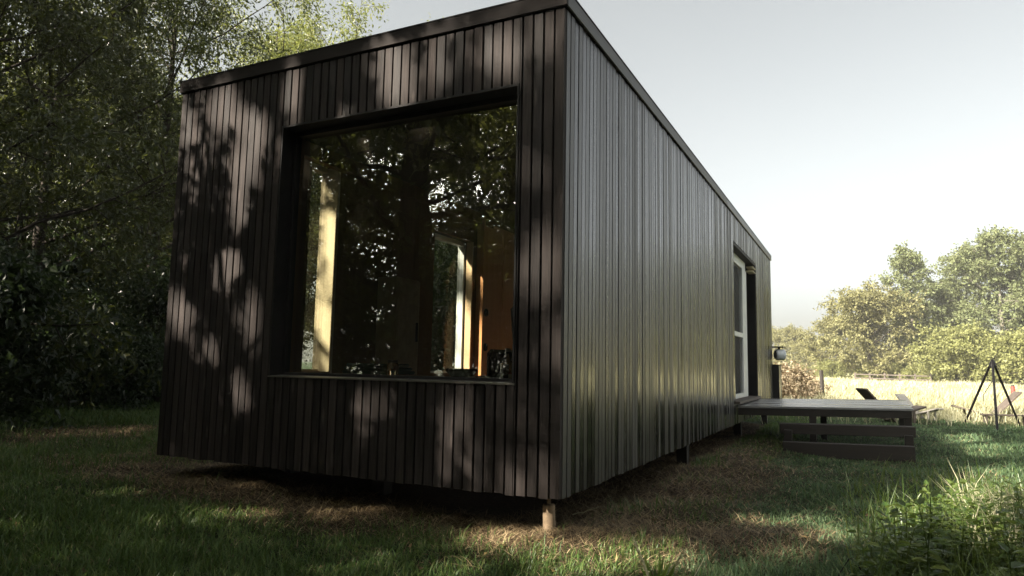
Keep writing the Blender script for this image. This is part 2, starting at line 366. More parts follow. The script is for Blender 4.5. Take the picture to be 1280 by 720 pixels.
# ------------------------------------------------------------------ leaves and trees
def leaf_mesh(name, P, D, Nn, L, Wd, mat, parent=None, fold=.12, rnd=None):
    """one kite-shaped leaf per row: P base, D direction, Nn rough normal"""
    D = D/np.linalg.norm(D, axis=1, keepdims=True); S = np.cross(D, Nn); S /= np.linalg.norm(S, axis=1, keepdims=True)+1e-9; U = np.cross(S, D)
    L = L[:, None]; Wd = Wd[:, None]
    m = P+D*L*.42
    V = np.stack([P, m+S*Wd/2+U*Wd*fold, P+D*L-U*L*.10, m-S*Wd/2+U*Wd*fold], 1).reshape(-1, 3)
    n = len(P); r = rng.random(n) if rnd is None else rnd
    return mesh_np(name, V, np.arange(4*n), np.full(n, 4), mat, r, False, parent)

def tree_data(seed, H, Rad, h0, limbs=20, subs=8, twigs=6, nleaf=10, leaf=.09, aspect=.5, twig=.6, shape='round', droop=.35, trunk_r=.2, lean=(0, 0), tufty=0., avoid=None):
    """skeleton tubes + leaf arrays in the tree's own space"""
    g = np.random.default_rng(seed); mb = MB()
    tp = [np.array([lean[0]*t*H+.10*H*.08*sin(3*t+seed), lean[1]*t*H+.10*H*.08*cos(2.3*t+seed*2), t*H*.93]) for t in np.linspace(0, 1, 9)]
    tr = [trunk_r*(1.25 if i == 0 else (1-.9*i/8)) for i in range(9)]
    mb.tube(tp, tr, 10)
    tparr = np.array(tp)
    def on_trunk(u):
        k = min(int(u*8), 7); f = u*8-k; return tparr[k]*(1-f)+tparr[k+1]*f
    S0 = []; SD = []; SL = []; SB = []
    for i in range(limbs):
        u = h0+(1-h0)*((i+.5)/limbs)**.9; u = min(u, .99); v = (u-h0)/(1-h0)
        env = {'round': math.sqrt(max(0, 1-(2*v-.85)**2/1.4)), 'cone': 1-.8*v, 'col': .55+.45*sin(pi*min(1, v+.15)), 'dome': math.sqrt(max(.02, 1-v*v))}[shape]
        ln = Rad*env*(.75+.45*g.random())+.15
        up = .25+.9*v if shape != 'col' else .9
        best = None
        for tri in range(1 if avoid is None else 16):
            a = i*2.4+g.normal(0, .35 if tri == 0 else 1.2); p = on_trunk(u*.94); d = np.array([cos(a), sin(a), up*.6+g.normal(0, .12)]); d /= np.linalg.norm(d)
            pts = [p]
            for q in range(5):
                d = d+g.normal(0, .12, 3)+np.array([0, 0, .05-.03*q]); d /= np.linalg.norm(d); pts.append(pts[-1]+d*ln/5)
            bad = 0 if avoid is None else int(avoid(np.concatenate([np.array(pts[1:]), (np.array(pts[1:])+np.array(pts[:-1]))/2])).sum())
            if best is None or bad < best[0]: best = (bad, pts, d)
            if bad == 0: break
        bad, pts, d = best
        r0 = trunk_r*(.29*(1-.6*v)); mb.tube(pts, np.linspace(r0, r0*.25, 6), 6, cap=False)
        pts = np.array(pts)
        for j in range(subs):
            t = .25+.75*(j+g.random())/subs; k = min(int(t*5), 4); f = t*5-k; q0 = pts[k]*(1-f)+pts[k+1]*f
            sd = g.normal(0, 1, 3)*np.array([1, 1, .55])+.5*d; sd /= np.linalg.norm(sd); sl = (.35+.35*g.random())*ln*.55*(1.15-.5*t)+.12*twig
            mid = q0+sd*sl*.5; end = q0+sd*sl+np.array([0, 0, .04*sl])
            SB.append((q0, mid, end, r0))
            for w in range(twigs):
                tt = .3+.7*(w+g.random())/twigs; S0.append(q0+(end-q0)*min(tt, 1)); SD.append(g.normal(0, 1, 3)+.6*sd+np.array([0, 0, -droop*.5])); SL.append(twig*(.5+.9*g.random()))
    S0 = np.array(S0); SD = np.array(SD); SD /= np.linalg.norm(SD, axis=1, keepdims=True); SL = np.array(SL)
    n = len(S0)*nleaf; k = np.repeat(np.arange(len(S0)), nleaf)
    t = g.random(n)
    if tufty: t = 1-(1-t)*tufty
    P = S0[k]+SD[k]*(SL[k]*t)[:, None]+g.normal(0, .05+.06*twig, (n, 3)); P[:, 2] -= droop*SL[k]*t*t*.6
    D = SD[k]*.5+g.normal(0, .75, (n, 3))+np.array([0, 0, -droop]); Nn = g.normal(0, .7, (n, 3))+np.array([0, 0, .8])
    L = leaf*(.6+.8*g.random(n)); rn = np.clip(.65*g.random(n)+.35*g.random(len(S0))[k], 0, 1)
    P[:, 2] = np.maximum(P[:, 2], .05)
    return dict(mb=mb, SB=SB, P=P, D=D, N=Nn, L=L, W=L*aspect*(.8+.4*g.random(n)), r=rn)
def make_tree(name, d, loc, leafm, barkm, label, cat='tree', group=None, keep=None, crown='crown', skip=None):
    sk = np.zeros(len(d['SB']), bool) if skip is None else skip
    for (q0, mid, end, r0), no in zip(d['SB'], sk):
        if not no: d['mb'].tube([q0, mid, end], [r0*.3, r0*.2, r0*.08], 4, cap=False)
    t = empty(name, loc, label, cat, group)
    d['mb'].build('trunk', barkm, t, smooth=True)
    s = slice(None) if keep is None else keep
    leaf_mesh(crown, d['P'][s], d['D'][s], d['N'][s], d['L'][s], d['W'][s], leafm, t, rnd=d['r'][s]); return t
def place(proto, loc, rz, sc_, label=None, group=None):
    t = copy_tree(proto); t.location = loc; t.rotation_euler = (0, 0, rz); t.scale = (sc_,)*3 if np.isscalar(sc_) else sc_
    if label: t['label'] = label
    if group: t['group'] = group
    return t
def gl(x, y, dz=-.03): return (float(x), float(y), float(hz(x, y))+dz)

# --- the sunbeams that reach the cabin and the ground: openings in the grove on the sun side
FRONT = [(280, 135, 22, 36, .2), (318, 158, 32, 26, -.3), (308, 205, 24, 44, .2), (296, 268, 16, 36, 0), (283, 338, 23, 34, .2), (225, 392, 17, 30, 0), (322, 390, 15, 60, .1),
         (295, 493, 16, 28, 0), (380, 112, 27, 45, .2), (494, 92, 30, 52, -.1), (545, 78, 13, 42, 0), (628, 64, 26, 38, .3), (686, 42, 15, 26, 0), (353, 190, 10, 26, 0),
         (451, 518, 13, 40, 0), (479, 505, 17, 22, 0), (566, 548, 16, 70, .15), (592, 575, 13, 44, 0), (645, 602, 15, 24, 0), (675, 606, 10, 20, 0),
         (678, 325, 18, 46, .2), (668, 212, 11, 24, 0), (697, 140, 6, 22, 0), (425, 150, 14, 22, 0), (240, 165, 10, 22, 0), (262, 440, 12, 22, 0)]
GROUND = [(135, 616, 26, 6), (290, 638, 46, 6), (305, 612, 48, 10), (615, 672, 22, 16), (712, 692, 78, 27), (628, 668, 58, 13), (830, 692, 42, 18), (1035, 664, 34, 11), (770, 688, 40, 22),
          (985, 680, 34, 8), (1210, 546, 22, 7), (1238, 615, 60, 34), (1150, 652, 50, 30), (1225, 665, 40, 16), (1225, 560, 26, 7), (1110, 585, 14, 5), (215, 522, 20, 4), (830, 680, 24, 12), (560, 705, 24, 8), (1250, 690, 30, 16)]
def lit(Pw, g):
    """True where a leaf would stand in one of the beams"""
    t = Pw[:, 1]/SUN[1]; H = Pw-SUN*t[:, None]
    on = (Pw[:, 1] < -.15) & (H[:, 0] > -3.3) & (H[:, 0] < .05) & (H[:, 2] > -.05) & (H[:, 2] < 3.0)
    u, v, _ = proj(H); m = np.zeros(len(Pw), bool)
    e = np.full(len(Pw), 9.)
    for cx, cy, rx, ry, sk in FRONT:
        e = np.minimum(e, (((u-cx)+sk*(v-cy))/rx)**2+((v-cy)/ry)**2)
    m |= on & (e < .62+.40*g.random(len(Pw)))
    t = (Pw[:, 2]-GZ)/SUN[2]; G = Pw-SUN*t[:, None]
    t = (Pw[:, 2]-hz(np.clip(G[:, 0], -30, 30), np.clip(G[:, 1], -30, 30))-.04)/SUN[2]; G = Pw-SUN*t[:, None]
    u, v, dz_ = proj(G); og = ~on & (dz_ > .5); e = np.full(len(Pw), 9.)
    for cx, cy, rx, ry in GROUND: e = np.minimum(e, ((u-cx)/rx)**2+((v-cy)/ry)**2)
    m |= og & (e < .7+.7*g.random(len(Pw)))
    t = (Pw[:, 0]+3.08)/SUN[0]; Lw = Pw-SUN*t[:, None]                       # the narrow windows in the left wall
    ol = (Pw[:, 0] < -3.3) & (Lw[:, 2] > .5) & (Lw[:, 2] < 2.6)
    gap = np.sin(Lw[:, 2]*7.0+.6) > -.35
    m |= ol & gap & (Lw[:, 1] > 1.05) & (Lw[:, 1] < 1.7)
    m |= ol & (np.sin(Lw[:, 2]*5.0+2.4) > -.6) & (Lw[:, 1] > 3.65) & (Lw[:, 1] < 4.3)
    return m
g2 = np.random.default_rng(99)
GROVE = [  # x, y, H, Rad, h0, trunk, lean, n limbs
    (-5.05, -5.5, 15.0, 4.3, .18, .23, (.0, .0), 34), (-9.3, -4.2, 16.0, 4.6, .12, .25, (0, 0), 34), (-1.6, -9.8, 14.5, 4.3, .18, .22, (0, 0), 34),
    (-7.6, -9.6, 13.5, 4.4, .16, .24, (0, 0), 34), (-13.0, -7.0, 12.0, 4.2, .12, .22, (0, 0), 30), (3.6, -8.4, 11.5, 4.0, .24, .2, (0, 0), 30), (-13.2, -.9, 14.5, 4.3, .10, .2, (0, 0), 32), (-4.6, -13.5, 13.5, 4.4, .12, .22, (0, 0), 28)]
GL = ['big tree with a thick dark trunk mirrored in the middle of the front window', 'leafy tree on the sun side mirrored left of the thick trunk', 'loose leafy tree with sky gaps mirrored at the right of the window',
      'dense tree mirrored behind the thick trunk in the window', 'dense tree at the far left of the mirrored grove', 'leafy tree behind the lawn corner shading the weeds', 'leafy tree at the left edge of the lawn shading its grass', 'tall tree mirrored deepest in the grove']
g2 = np.random.default_rng(99)
for k, (x, y, H, Rd, h0, tr, ln, nl) in enumerate(GROVE):
    loc = gl(x, y); d = tree_data(200+k, H, Rd, h0, nl, 9, 8, 11 if k == 2 else 18, .14, .52, .66, 'round', .3, tr, ln, avoid=lambda Q: lit(Q+np.array(loc), g2))
    Pw = d['P']+d['D']/np.linalg.norm(d['D'], axis=1, keepdims=True)*(d['L']*.5)[:, None]+np.array(loc)
    keep = ~lit(Pw, g2)
    # nothing hangs into the space right round the camera
    u, v, dz_ = proj(Pw); keep &= ~((dz_ > -.2) & (np.linalg.norm(Pw-CAM, axis=1) < 30) & (u > -250) & (u < 1500) & (v > -400) & (v < 1000))
    skip = np.zeros(len(d['SB']), bool)
    for q in (0, 1, 2): skip |= lit(np.array([b[q] for b in d['SB']])+np.array(loc), g2)
    make_tree('grove_tree', d, loc, M['leafB'], M['bark'], GL[k], 'tree', 'trees of the grove facing the front window', keep, 'crown', skip)

# --- the wood on the left
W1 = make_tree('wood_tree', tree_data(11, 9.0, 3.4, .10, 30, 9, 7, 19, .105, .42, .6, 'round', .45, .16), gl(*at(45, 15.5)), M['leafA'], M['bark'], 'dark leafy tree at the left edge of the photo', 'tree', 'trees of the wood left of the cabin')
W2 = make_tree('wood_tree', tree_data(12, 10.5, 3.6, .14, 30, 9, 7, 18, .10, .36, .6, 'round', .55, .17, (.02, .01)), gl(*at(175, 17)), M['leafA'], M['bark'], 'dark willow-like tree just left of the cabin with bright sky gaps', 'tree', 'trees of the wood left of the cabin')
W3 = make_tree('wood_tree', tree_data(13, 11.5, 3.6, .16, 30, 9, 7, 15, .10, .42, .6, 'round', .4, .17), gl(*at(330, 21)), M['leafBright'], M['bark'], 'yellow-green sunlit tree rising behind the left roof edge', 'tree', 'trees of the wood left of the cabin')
wl = 'leafy tree deep in the dark wood left of the cabin'
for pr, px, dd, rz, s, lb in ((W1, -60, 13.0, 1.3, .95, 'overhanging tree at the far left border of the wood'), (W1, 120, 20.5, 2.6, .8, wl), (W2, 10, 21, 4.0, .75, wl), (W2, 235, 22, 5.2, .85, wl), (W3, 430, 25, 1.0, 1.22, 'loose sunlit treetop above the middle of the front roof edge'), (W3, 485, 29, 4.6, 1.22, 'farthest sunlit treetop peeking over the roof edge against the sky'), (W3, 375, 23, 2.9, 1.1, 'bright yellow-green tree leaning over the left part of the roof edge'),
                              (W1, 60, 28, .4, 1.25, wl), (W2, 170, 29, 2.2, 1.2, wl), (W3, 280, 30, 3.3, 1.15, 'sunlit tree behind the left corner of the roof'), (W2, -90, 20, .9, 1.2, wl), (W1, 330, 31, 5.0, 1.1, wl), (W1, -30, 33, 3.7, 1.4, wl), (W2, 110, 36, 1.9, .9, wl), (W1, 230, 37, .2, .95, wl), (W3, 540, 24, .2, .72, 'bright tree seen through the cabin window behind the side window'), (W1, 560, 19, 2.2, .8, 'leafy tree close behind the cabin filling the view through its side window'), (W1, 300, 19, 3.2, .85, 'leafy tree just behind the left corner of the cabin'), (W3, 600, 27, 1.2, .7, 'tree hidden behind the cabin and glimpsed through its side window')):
    place(pr, gl(*at(px, dd)), rz, s, lb)
# undergrowth at the foot of the wood
def shrub_data(seed, H, Rd, leaf, asp, n=16, nl=14):
    return tree_data(seed, H, Rd, .04, n, 6, 6, nl, leaf, asp, .34, 'dome', .3, .03)
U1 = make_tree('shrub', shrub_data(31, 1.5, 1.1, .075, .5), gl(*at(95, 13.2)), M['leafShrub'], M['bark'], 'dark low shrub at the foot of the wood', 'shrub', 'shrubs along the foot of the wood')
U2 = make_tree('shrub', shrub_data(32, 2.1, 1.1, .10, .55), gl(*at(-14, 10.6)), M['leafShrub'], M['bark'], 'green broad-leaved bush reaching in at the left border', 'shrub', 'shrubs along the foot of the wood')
ul = 'dark low shrub at the foot of the wood'
for pr, px, dd, rz, s, lb in ((U1, 165, 14.0, 1.0, .8, ul), (U1, 40, 13.4, 2.0, .7, ul), (U1, 205, 15.5, 3.0, 1.5, 'tall dark shrub beside the left corner of the cabin'), (U1, 130, 15.5, 4.0, 1.2, ul), (U1, 70, 15.5, 5.0, 1.3, ul), (U1, 0, 15, .5, 1.1, ul), (U1, -70, 13.5, 1.6, 1.2, ul),
                              (U1, 190, 18, 5.5, 1.9, ul), (U1, 110, 18.5, 2.4, 2.0, ul), (U1, 30, 18, 3.6, 2.0, ul), (U1, 240, 19, .9, 2.0, ul), (U1, -60, 17, 4.4, 2., ul), (U2, 545, 15.5, 1.1, 1.5, 'fresh green bush seen low through the side window of the cabin'), (U2, 575, 17, 2.1, 1.8, 'fresh green bush behind the cabin filling its side window')):
    place(pr, gl(*at(px, dd)), rz, s, lb)

# the grove's depth: trees and bushes behind the sun-side trees, mirrored in the window, or unseen and added to darken the cabin front
gb = 'background trees of the mirrored grove'
for pr, x, y, rz, s in ((W1, 8.5, -5.5, 1.1, 1.15), (W2, 6.5, -12.5, 2.1, 1.3), (W1, 13.5, -7, 3.1, 1.2), (W2, 12, -1.5, 4.1, .9), (W1, -17, -12, 0, 1.25), (W2, -13, -17, 1, 1.2), (W1, -8, -19, 2, 1.3), (W2, -2, -17.5, 3, 1.2), (W1, 3.5, -17, 4, 1.2), (W2, -20, -6, 5, .9), (W1, -18.5, -1.5, .7, .85), (W2, 9, -15, 1.8, 1.1), (W1, -12, -23, 2.8, 1.5), (W2, -20, -18, 3.9, 1.5), (W1, -5, -24, 5.1, 1.5), (W1, 9.5, -9.5, .3, 1.0)):
    place(pr, gl(x, y), rz, s, 'dark leafy tree in the background of the grove around the cabin front', gb)
for pr, x, y, rz, s in ((U1, -5.8, -8.0, 0, 1.9), (U1, -8.2, -7.0, 1, 2.0), (U1, -3.2, -8.6, 2, 1.8), (U1, -10.8, -6.0, 3, 2.0), (U1, -6.8, -11.5, 4, 2.2), (U1, -1.0, -11.0, 5, 2.1), (U1, -10.5, -10, .5, 2.3), (U1, -4.0, -11.6, 1.5, 2.2), (U1, -13, -4.2, 2.5, 2.0), (U1, 1.8, -10.5, 3.5, 2.0), (U1, -15, -9, 4.5, 2.3), (U1, -12.8, -1.0, 5.5, 1.8), (U1, 5.2, -9.6, .9, 1.9)):
    place(pr, gl(x, y), rz, s, 'dark bush under the grove trees mirrored low in the front window', 'bushes of the mirrored grove')

# --- trees across the meadow
def far_data(seed, H, Rd, h0, shape, leaf=.23, limbs=26, subs=8, twigs=6, nl=15, tw=.9, tr=.22, tufty=0):
    return tree_data(seed, H, Rd, h0, limbs, subs, twigs, nl, leaf, .62, tw, shape, .15, tr, tufty=tufty)
fg = 'trees along the far side of the meadow'
F1 = make_tree('meadow_tree', far_data(51, 8.2, 4.3, .03, 'round'), gl(*at(1085, 69)), M['leafFarY'], M['bark'], 'broad pale rounded tree at the left of the far tree line', 'tree', fg)
F2 = make_tree('poplar_tree', far_data(52, 13.2, 2.3, .22, 'round', .22, 26, 7, 5, 13, .7, .2), gl(*at(1142, 72)), M['leafFar'], M['bark_pale'], 'tall slender poplar with sky gaps standing alone above the far trees', 'tree', fg)
F3 = make_tree('meadow_tree', far_data(53, 14.2, 4.2, .10, 'round', .23, 32, 8, 6, 15), gl(*at(1256, 74)), M['leafFar'], M['bark_pale'], 'tallest dense tree at the right border of the far tree line', 'tree', fg)
F4 = make_tree('meadow_bush', far_data(54, 3.7, 3.9, .02, 'dome', .20, 22, 8, 6, 15), gl(*at(1205, 62)), M['leafFarG'], M['bark'], 'yellow-green rounded bush in front of the tall far trees', 'bush', 'bushes along the meadow edge')
for pr, px, dd, rz, s, lb in ((F3, 1212, 76, 2.0, (.95, .95, .90), 'dense tall tree second from the right in the far tree line'), (F3, 1300, 78, 4.0, 1.0, 'tall tree cut by the right border of the photo'), (F3, 1186, 80, 1.2, (.7, .7, .74), 'dark tree filling the gap right of the slender poplar'),
                              (F1, 1046, 76, 1.7, .78, 'smaller pale tree left of the broad rounded one'), (F1, 990, 95, 3.0, .75, 'low distant tree just right of the cabin end'), (F1, 1120, 80, 4.2, 1.0, 'pale tree behind the slender poplar'),
                              (F1, 950, 100, .8, .8, 'distant tree hidden mostly by the cabin end'), (F3, 1370, 82, .5, 1.1, 'tall tree beyond the right border'), (F1, 1010, 88, 5.2, .5, 'lowest distant tree between the cabin and the tree line')):
    place(pr, gl(*at(px, dd)), rz, s, lb)
for px, dd, rz, s, lb in ((1262, 60, 1.5, .85, 'yellow-green bush behind the iron tripod'), (1172, 66, 3.1, .62, 'small bush under the tall poplar'), (1130, 68, 4.4, .42, 'low dark bush behind the rail fence'), (1085, 69, .3, .4, 'low bush at the left end of the rail fence'),
                          (1325, 58, 2.2, .9, 'bush at the right border of the meadow'), (1040, 70, 5.0, .42, 'low bush left of the rail fence')):
    place(F4, gl(*at(px, dd)), rz, s, lb)
# dry brambles beyond the cabin end
B1 = make_tree('bramble_bush', shrub_data(61, .85, .62, .085, .6, 14, 10), gl(*at(984, 21)), M['leafRed'], M['bark'], 'dry pinkish bramble bush just right of the cabin end', 'bush', 'dry brambles behind the deck')
for px, dd, rz, s, lb in ((1003, 22.5, 1., .65, 'dry bramble bush touching the dark fence post'), (968, 20, 2., .75, 'dry bramble bush behind the utility box'), (1014, 26, 4., .7, 'small dry bramble bush behind the fence post')):
    place(B1, gl(*at(px, dd)), rz, s, lb)

# ------------------------------------------------------------------ the cabin
CW, CL, CH = 3.2, 10.32, 2.75
cabin = empty('cabin', (0, 0, 0), 'long black timber-clad cabin with a big front window raised on short posts', 'cabin')
OX0, OX1, OZ0, OZ1 = -2.127, -.280, .606, 2.326        # front window opening
DY0, DY1, DZ0, DZ1 = 5.92, 8.14, .26, 2.385            # terrace door
P_, G_ = .0668, .0130; T_ = .026                       # board pitch, gap, thickness
def boards_x(n_skip=0):
    mb = MB(); x = -.004
    while x > -CW+.02:
        w = P_-G_+rng.normal(0, .0008); a, b = max(x-w, -CW), x; mid = (a+b)/2; dy = rng.normal(0, .0012); bz = rng.normal(0, .003)
        if b > OX0+.004 and a < OX1-.004:
            a2, b2 = a, b
            if a < OX0: mb.box(a, OX0-.002, dy, T_+.01, bz, CH-.004); a2 = OX0+.002
            if b > OX1: mb.box(OX1+.002, b, dy, T_+.01, bz, CH-.004); b2 = OX1-.002
            mb.box(a2, b2, dy, T_+.01, bz, OZ0-.012); mb.box(a2, b2, dy, T_+.01, OZ1+.014, CH-.004)
        else: mb.box(a, b, dy, T_+.01, bz, CH-.004)
        x -= P_
    return mb
boards_x().build('front_cladding', M['clad'], cabin)
def boards_y(x0, x1, holes, y0=.034):
    mb = MB(); y = y0
    while y < CL-.02:
        w = .0645-.0105+rng.normal(0, .0008); a, b = y, min(y+w, CL); dx = rng.normal(0, .0012); bz = rng.normal(0, .003)
        cuts = [h for h in holes if b > h[0] and a < h[1]]
        if cuts:
            h = cuts[0]
            if h[2] > .05: mb.box(x0+dx, x1+dx, a, b, bz, h[2]-.012)
            mb.box(x0+dx, x1+dx, a, b, h[3]+.012, CH-.004)
        else: mb.box(x0+dx, x1+dx, a, b, bz, CH-.004)
        y += .0645
    return mb
LWIN = [(1.20, 1.60, .58, 2.56), (3.28, 4.20, .56, 2.27)]
boards_y(-T_-.004, 0, [(DY0, DY1, DZ0, DZ1)]).build('side_cladding', M['clad_side'], cabin)
boards_y(-CW, -CW+T_, LWIN).build('side_cladding', M['clad_side'], cabin)
mb = MB(); x = -CW
while x < -.03: mb.box(x, min(x+P_-G_, 0), CL-T_, CL, 0, CH-.004); x += P_
mb.build('rear_cladding', M['clad'], cabin)
# wall cores (membrane outside, lining inside)
def wall_x(y0, y1, holes, a=-CW+.03, b=-.034, z0=.03, z1=CH):
    mb = MB(); xs = a
    for h0, h1, k0, k1 in sorted(holes):
        mb.box(xs, h0, y0, y1, z0, z1); mb.box(h0, h1, y0, y1, z0, k0); mb.box(h0, h1, y0, y1, k1, z1); xs = h1
    mb.box(xs, b, y0, y1, z0, z1); return mb
def wall_y(x0, x1, holes, a, b, z0=.03, z1=CH):
    mb = MB(); ys = a
    for h0, h1, k0, k1 in sorted(holes):
        mb.box(x0, x1, ys, h0, z0, z1); mb.box(x0, x1, h0, h1, z0, k0); mb.box(x0, x1, h0, h1, k1, z1); ys = h1
    mb.box(x0, x1, ys, b, z0, z1); return mb
fw = [(OX0, OX1, OZ0-.01, OZ1+.012)]
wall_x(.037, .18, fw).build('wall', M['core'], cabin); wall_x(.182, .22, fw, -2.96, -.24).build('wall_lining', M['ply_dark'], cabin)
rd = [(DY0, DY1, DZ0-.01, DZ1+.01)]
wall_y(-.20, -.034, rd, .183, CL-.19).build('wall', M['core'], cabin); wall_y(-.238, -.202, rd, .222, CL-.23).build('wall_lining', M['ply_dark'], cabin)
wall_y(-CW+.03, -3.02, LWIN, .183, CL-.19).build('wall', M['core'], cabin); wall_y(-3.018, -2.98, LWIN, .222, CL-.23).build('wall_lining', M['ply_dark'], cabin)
wall_x(CL-.18, CL-.03, []).build('wall', M['core'], cabin)
mb = MB(); mb.box(-CW+.06, -.06, .06, CL-.06, -.02+.03, .2); mb.build('floor_slab', M['core'], cabin)
mb = MB()
for k in range(16): mb.box(-2.975, -.245, .225+k*.62, .225+k*.62+.616, .202, .222)
mb.build('floorboards', M['ply_pale'], cabin)  # pale floor tone chosen to bounce light into the room
mb = MB(); mb.box(-2.975, -.245, .225, CL-.235, 2.66, 2.70); mb.build('ceiling_lining', M['core'], cabin)  # black tone put in to hide a bright streak on the ceiling
mb = MB(); mb.box(-2.978, -2.90, .225, 4.6, 2.52, 2.655); mb.build('light_blocker', M['ply_dark'], cabin)  # added strip that keeps light from the side window off the ceiling
# roof
mb = MB(); mb.box(-CW-.005, .005, -.005+.01, CL+.005, CH+.004, CH+.085); roof = mb.build('roof', M['core'], cabin)
mb = MB(); mb.box(-CW-.016, .018, -.018, .0, CH+.003, CH+.090); mb.build('roof_trim', M['trim'], cabin, .002)
mb = MB(); mb.box(.007, .019, .002, CL*.52, CH+.003, CH+.090); mb.box(.007, .019, CL*.52+.004, CL+.024, CH+.003, CH+.090); mb.build('roof_trim', M['trim_y'], cabin, .003)
mb = MB(); mb.box(-CW-.024, -CW-.006, .002, CL+.024, CH+.003, CH+.090); mb.build('roof_trim', M['trim_y'], cabin, .003)
mb = MB(); mb.box(-CW-.020, .023, -.022, CL+.03, CH+.0905, CH+.097); mb.build('roof_flashing', M['black_metal'], roof)
# front window
win = MB(); t = .012
for (a, b, z0, z1) in ((OX0, OX1, OZ1-.002, OZ1+.012), (OX0, OX0+t, OZ0, OZ1-.002), (OX1-t, OX1, OZ0, OZ1-.002)): win.box(a, b, -.010, .100, z0, z1)
window = win.build('front_window', M['black_metal'], cabin)
fr = MB(); GY0 = .102
fr.box(OX0, OX0+.036, GY0, GY0+.05, OZ0, OZ1); fr.box(OX1-.05, OX1, GY0, GY0+.05, OZ0, OZ1); fr.box(OX0+.036, OX1-.05, GY0, GY0+.05, OZ1-.034, OZ1); fr.box(OX0+.036, OX1-.05, GY0, GY0+.05, OZ0, OZ0+.022)
fr.build('window_frame', M['black_metal'], window, .002)
gp = MB(); gp.add([(OX0+.030, GY0+.024, OZ0+.018), (OX1-.045, GY0+.024, OZ0+.018), (OX1-.045, GY0+.024, OZ1-.03), (OX0+.030, GY0+.024, OZ1-.03)], [(0, 1, 2, 3)]); gp.build('glass_pane', M['glass'], window)
mb = MB(); mb.obox(((OX0+OX1)/2, .045, OZ0-.004), ((OX1-OX0)/2+.004, 0, 0), (0, .055, .003), (0, 0, .004)); mb.build('window_sill', M['alu'], window)
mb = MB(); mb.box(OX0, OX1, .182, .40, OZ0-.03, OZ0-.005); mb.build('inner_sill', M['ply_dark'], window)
# left windows with sunlit jambs
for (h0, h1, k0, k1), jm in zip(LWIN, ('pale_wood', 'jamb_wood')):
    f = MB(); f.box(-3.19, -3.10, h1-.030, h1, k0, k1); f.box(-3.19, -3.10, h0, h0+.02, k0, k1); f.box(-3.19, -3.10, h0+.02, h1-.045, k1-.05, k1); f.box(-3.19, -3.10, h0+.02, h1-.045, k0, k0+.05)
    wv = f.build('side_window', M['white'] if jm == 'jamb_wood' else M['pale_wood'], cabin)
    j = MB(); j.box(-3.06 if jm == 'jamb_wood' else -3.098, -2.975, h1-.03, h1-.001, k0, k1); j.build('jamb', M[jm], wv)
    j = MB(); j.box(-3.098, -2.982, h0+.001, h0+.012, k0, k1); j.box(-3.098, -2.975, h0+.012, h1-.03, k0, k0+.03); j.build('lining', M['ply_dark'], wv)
    p = MB(); p.add([(-3.15, h0+.015, k0+.045), (-3.15, h1-.04, k0+.045), (-3.15, h1-.04, k1-.045), (-3.15, h0+.015, k1-.045)], [(0, 1, 2, 3)]); p.build('glass_pane', M['side_glass'], wv)
# terrace door
dm = MB(); dm.box(-.20, -.004, DY1-.02, DY1+.006, DZ0, DZ1); dm.box(-.20, -.004, DY0-.006, DY0+.02, DZ0, DZ1); dm.box(-.20, -.004, DY0+.02, DY1-.02, DZ1-.03, DZ1+.006)
door = dm.build('terrace_door', M['black_metal'], cabin)
f = MB(); f.box(-.155, -.105, 5.94, 7.74, DZ1-.16, DZ1-.03); f.box(-.155, -.105, 5.94, 6.02, DZ0+.03, DZ1-.16); f.box(-.15, -.10, 7.38, 7.80, DZ0+.03, DZ1-.16); f.box(-.155, -.100, 6.02, 7.38, 1.17, 1.235); f.box(-.155, -.105, 6.02, 7.38, DZ0+.03, DZ0+.09)
f.build('screen_frame', M['white'], door, .003)
f = MB(); f.box(-.132, -.126, 6.02, 7.38, DZ0+.09, 1.17); f.box(-.132, -.126, 6.02, 7.38, 1.235, DZ1-.16); f.build('fly_screen', M['screen'], door)
f = MB(); f.box(-.19, -.16, 7.80, 7.86, DZ0+.03, DZ1-.03); f.box(-.19, -.16, 8.06, 8.12, DZ0+.03, DZ1-.03); f.box(-.19, -.16, 7.86, 8.06, DZ1-.12, DZ1-.03); f.build('glass_door_frame', M['black_metal'], door)
f = MB(); f.add([(-.175, 7.86, DZ0+.03), (-.175, 8.06, DZ0+.03), (-.175, 8.06, DZ1-.12), (-.175, 7.86, DZ1-.12)], [(0, 1, 2, 3)]); f.build('glass_pane', M['glass'], door)
f = MB(); f.box(-.10, .0, 7.80, 8.12, DZ1-.10, DZ1-.075); f.box(-.10, .0, 7.80, 8.12, DZ1-.16, DZ1-.14); f.build('track_rail', M['card'], door)
f = MB(); f.box(-.16, .055, DY0-.01, DY1-.03, DZ0-.008, DZ0+.028); f.build('threshold', M['plank'], door, .003)
# posts, utility box, drum at the far end
for (x, y, r, mt, dx) in ((-.128, .16, .036, 'post', 0), (-2.6, .75, .05, 'step', 0), (-.13, 3.45, .05, 'step', 0), (-.13, 6.9, .05, 'step', 0), (-.13, 10.0, .05, 'step', 0), (-1.6, .6, .05, 'step', 0), (-2.95, 3.5, .05, 'step', 0), (-2.95, 7., .05, 'step', 0), (-2.95, 10., .05, 'step', 0)):
    mb = MB(); zb = hz(x, y)-.06
    if mt == 'post': mb.tube([(x+.003, y, zb), (x, y+.002, zb+.10), (x-.004, y, -.068), (x-.004, y, -.060)], [r*1.08, r, r*.97, r*.9], 14); mb.tube([(x-.004, y, -.065), (x-.004, y, .02)], .012, 8)
    else: mb.box(x-r, x+r, y-r, y+r, zb, .03)
    mb.build('foundation_post', M[mt], cabin, smooth=(mt == 'post'))
mb = MB(); y = CL+.02
while y < CL+.42: mb.box(-.3, .108, y, y+.060, .02, .785); y += .066
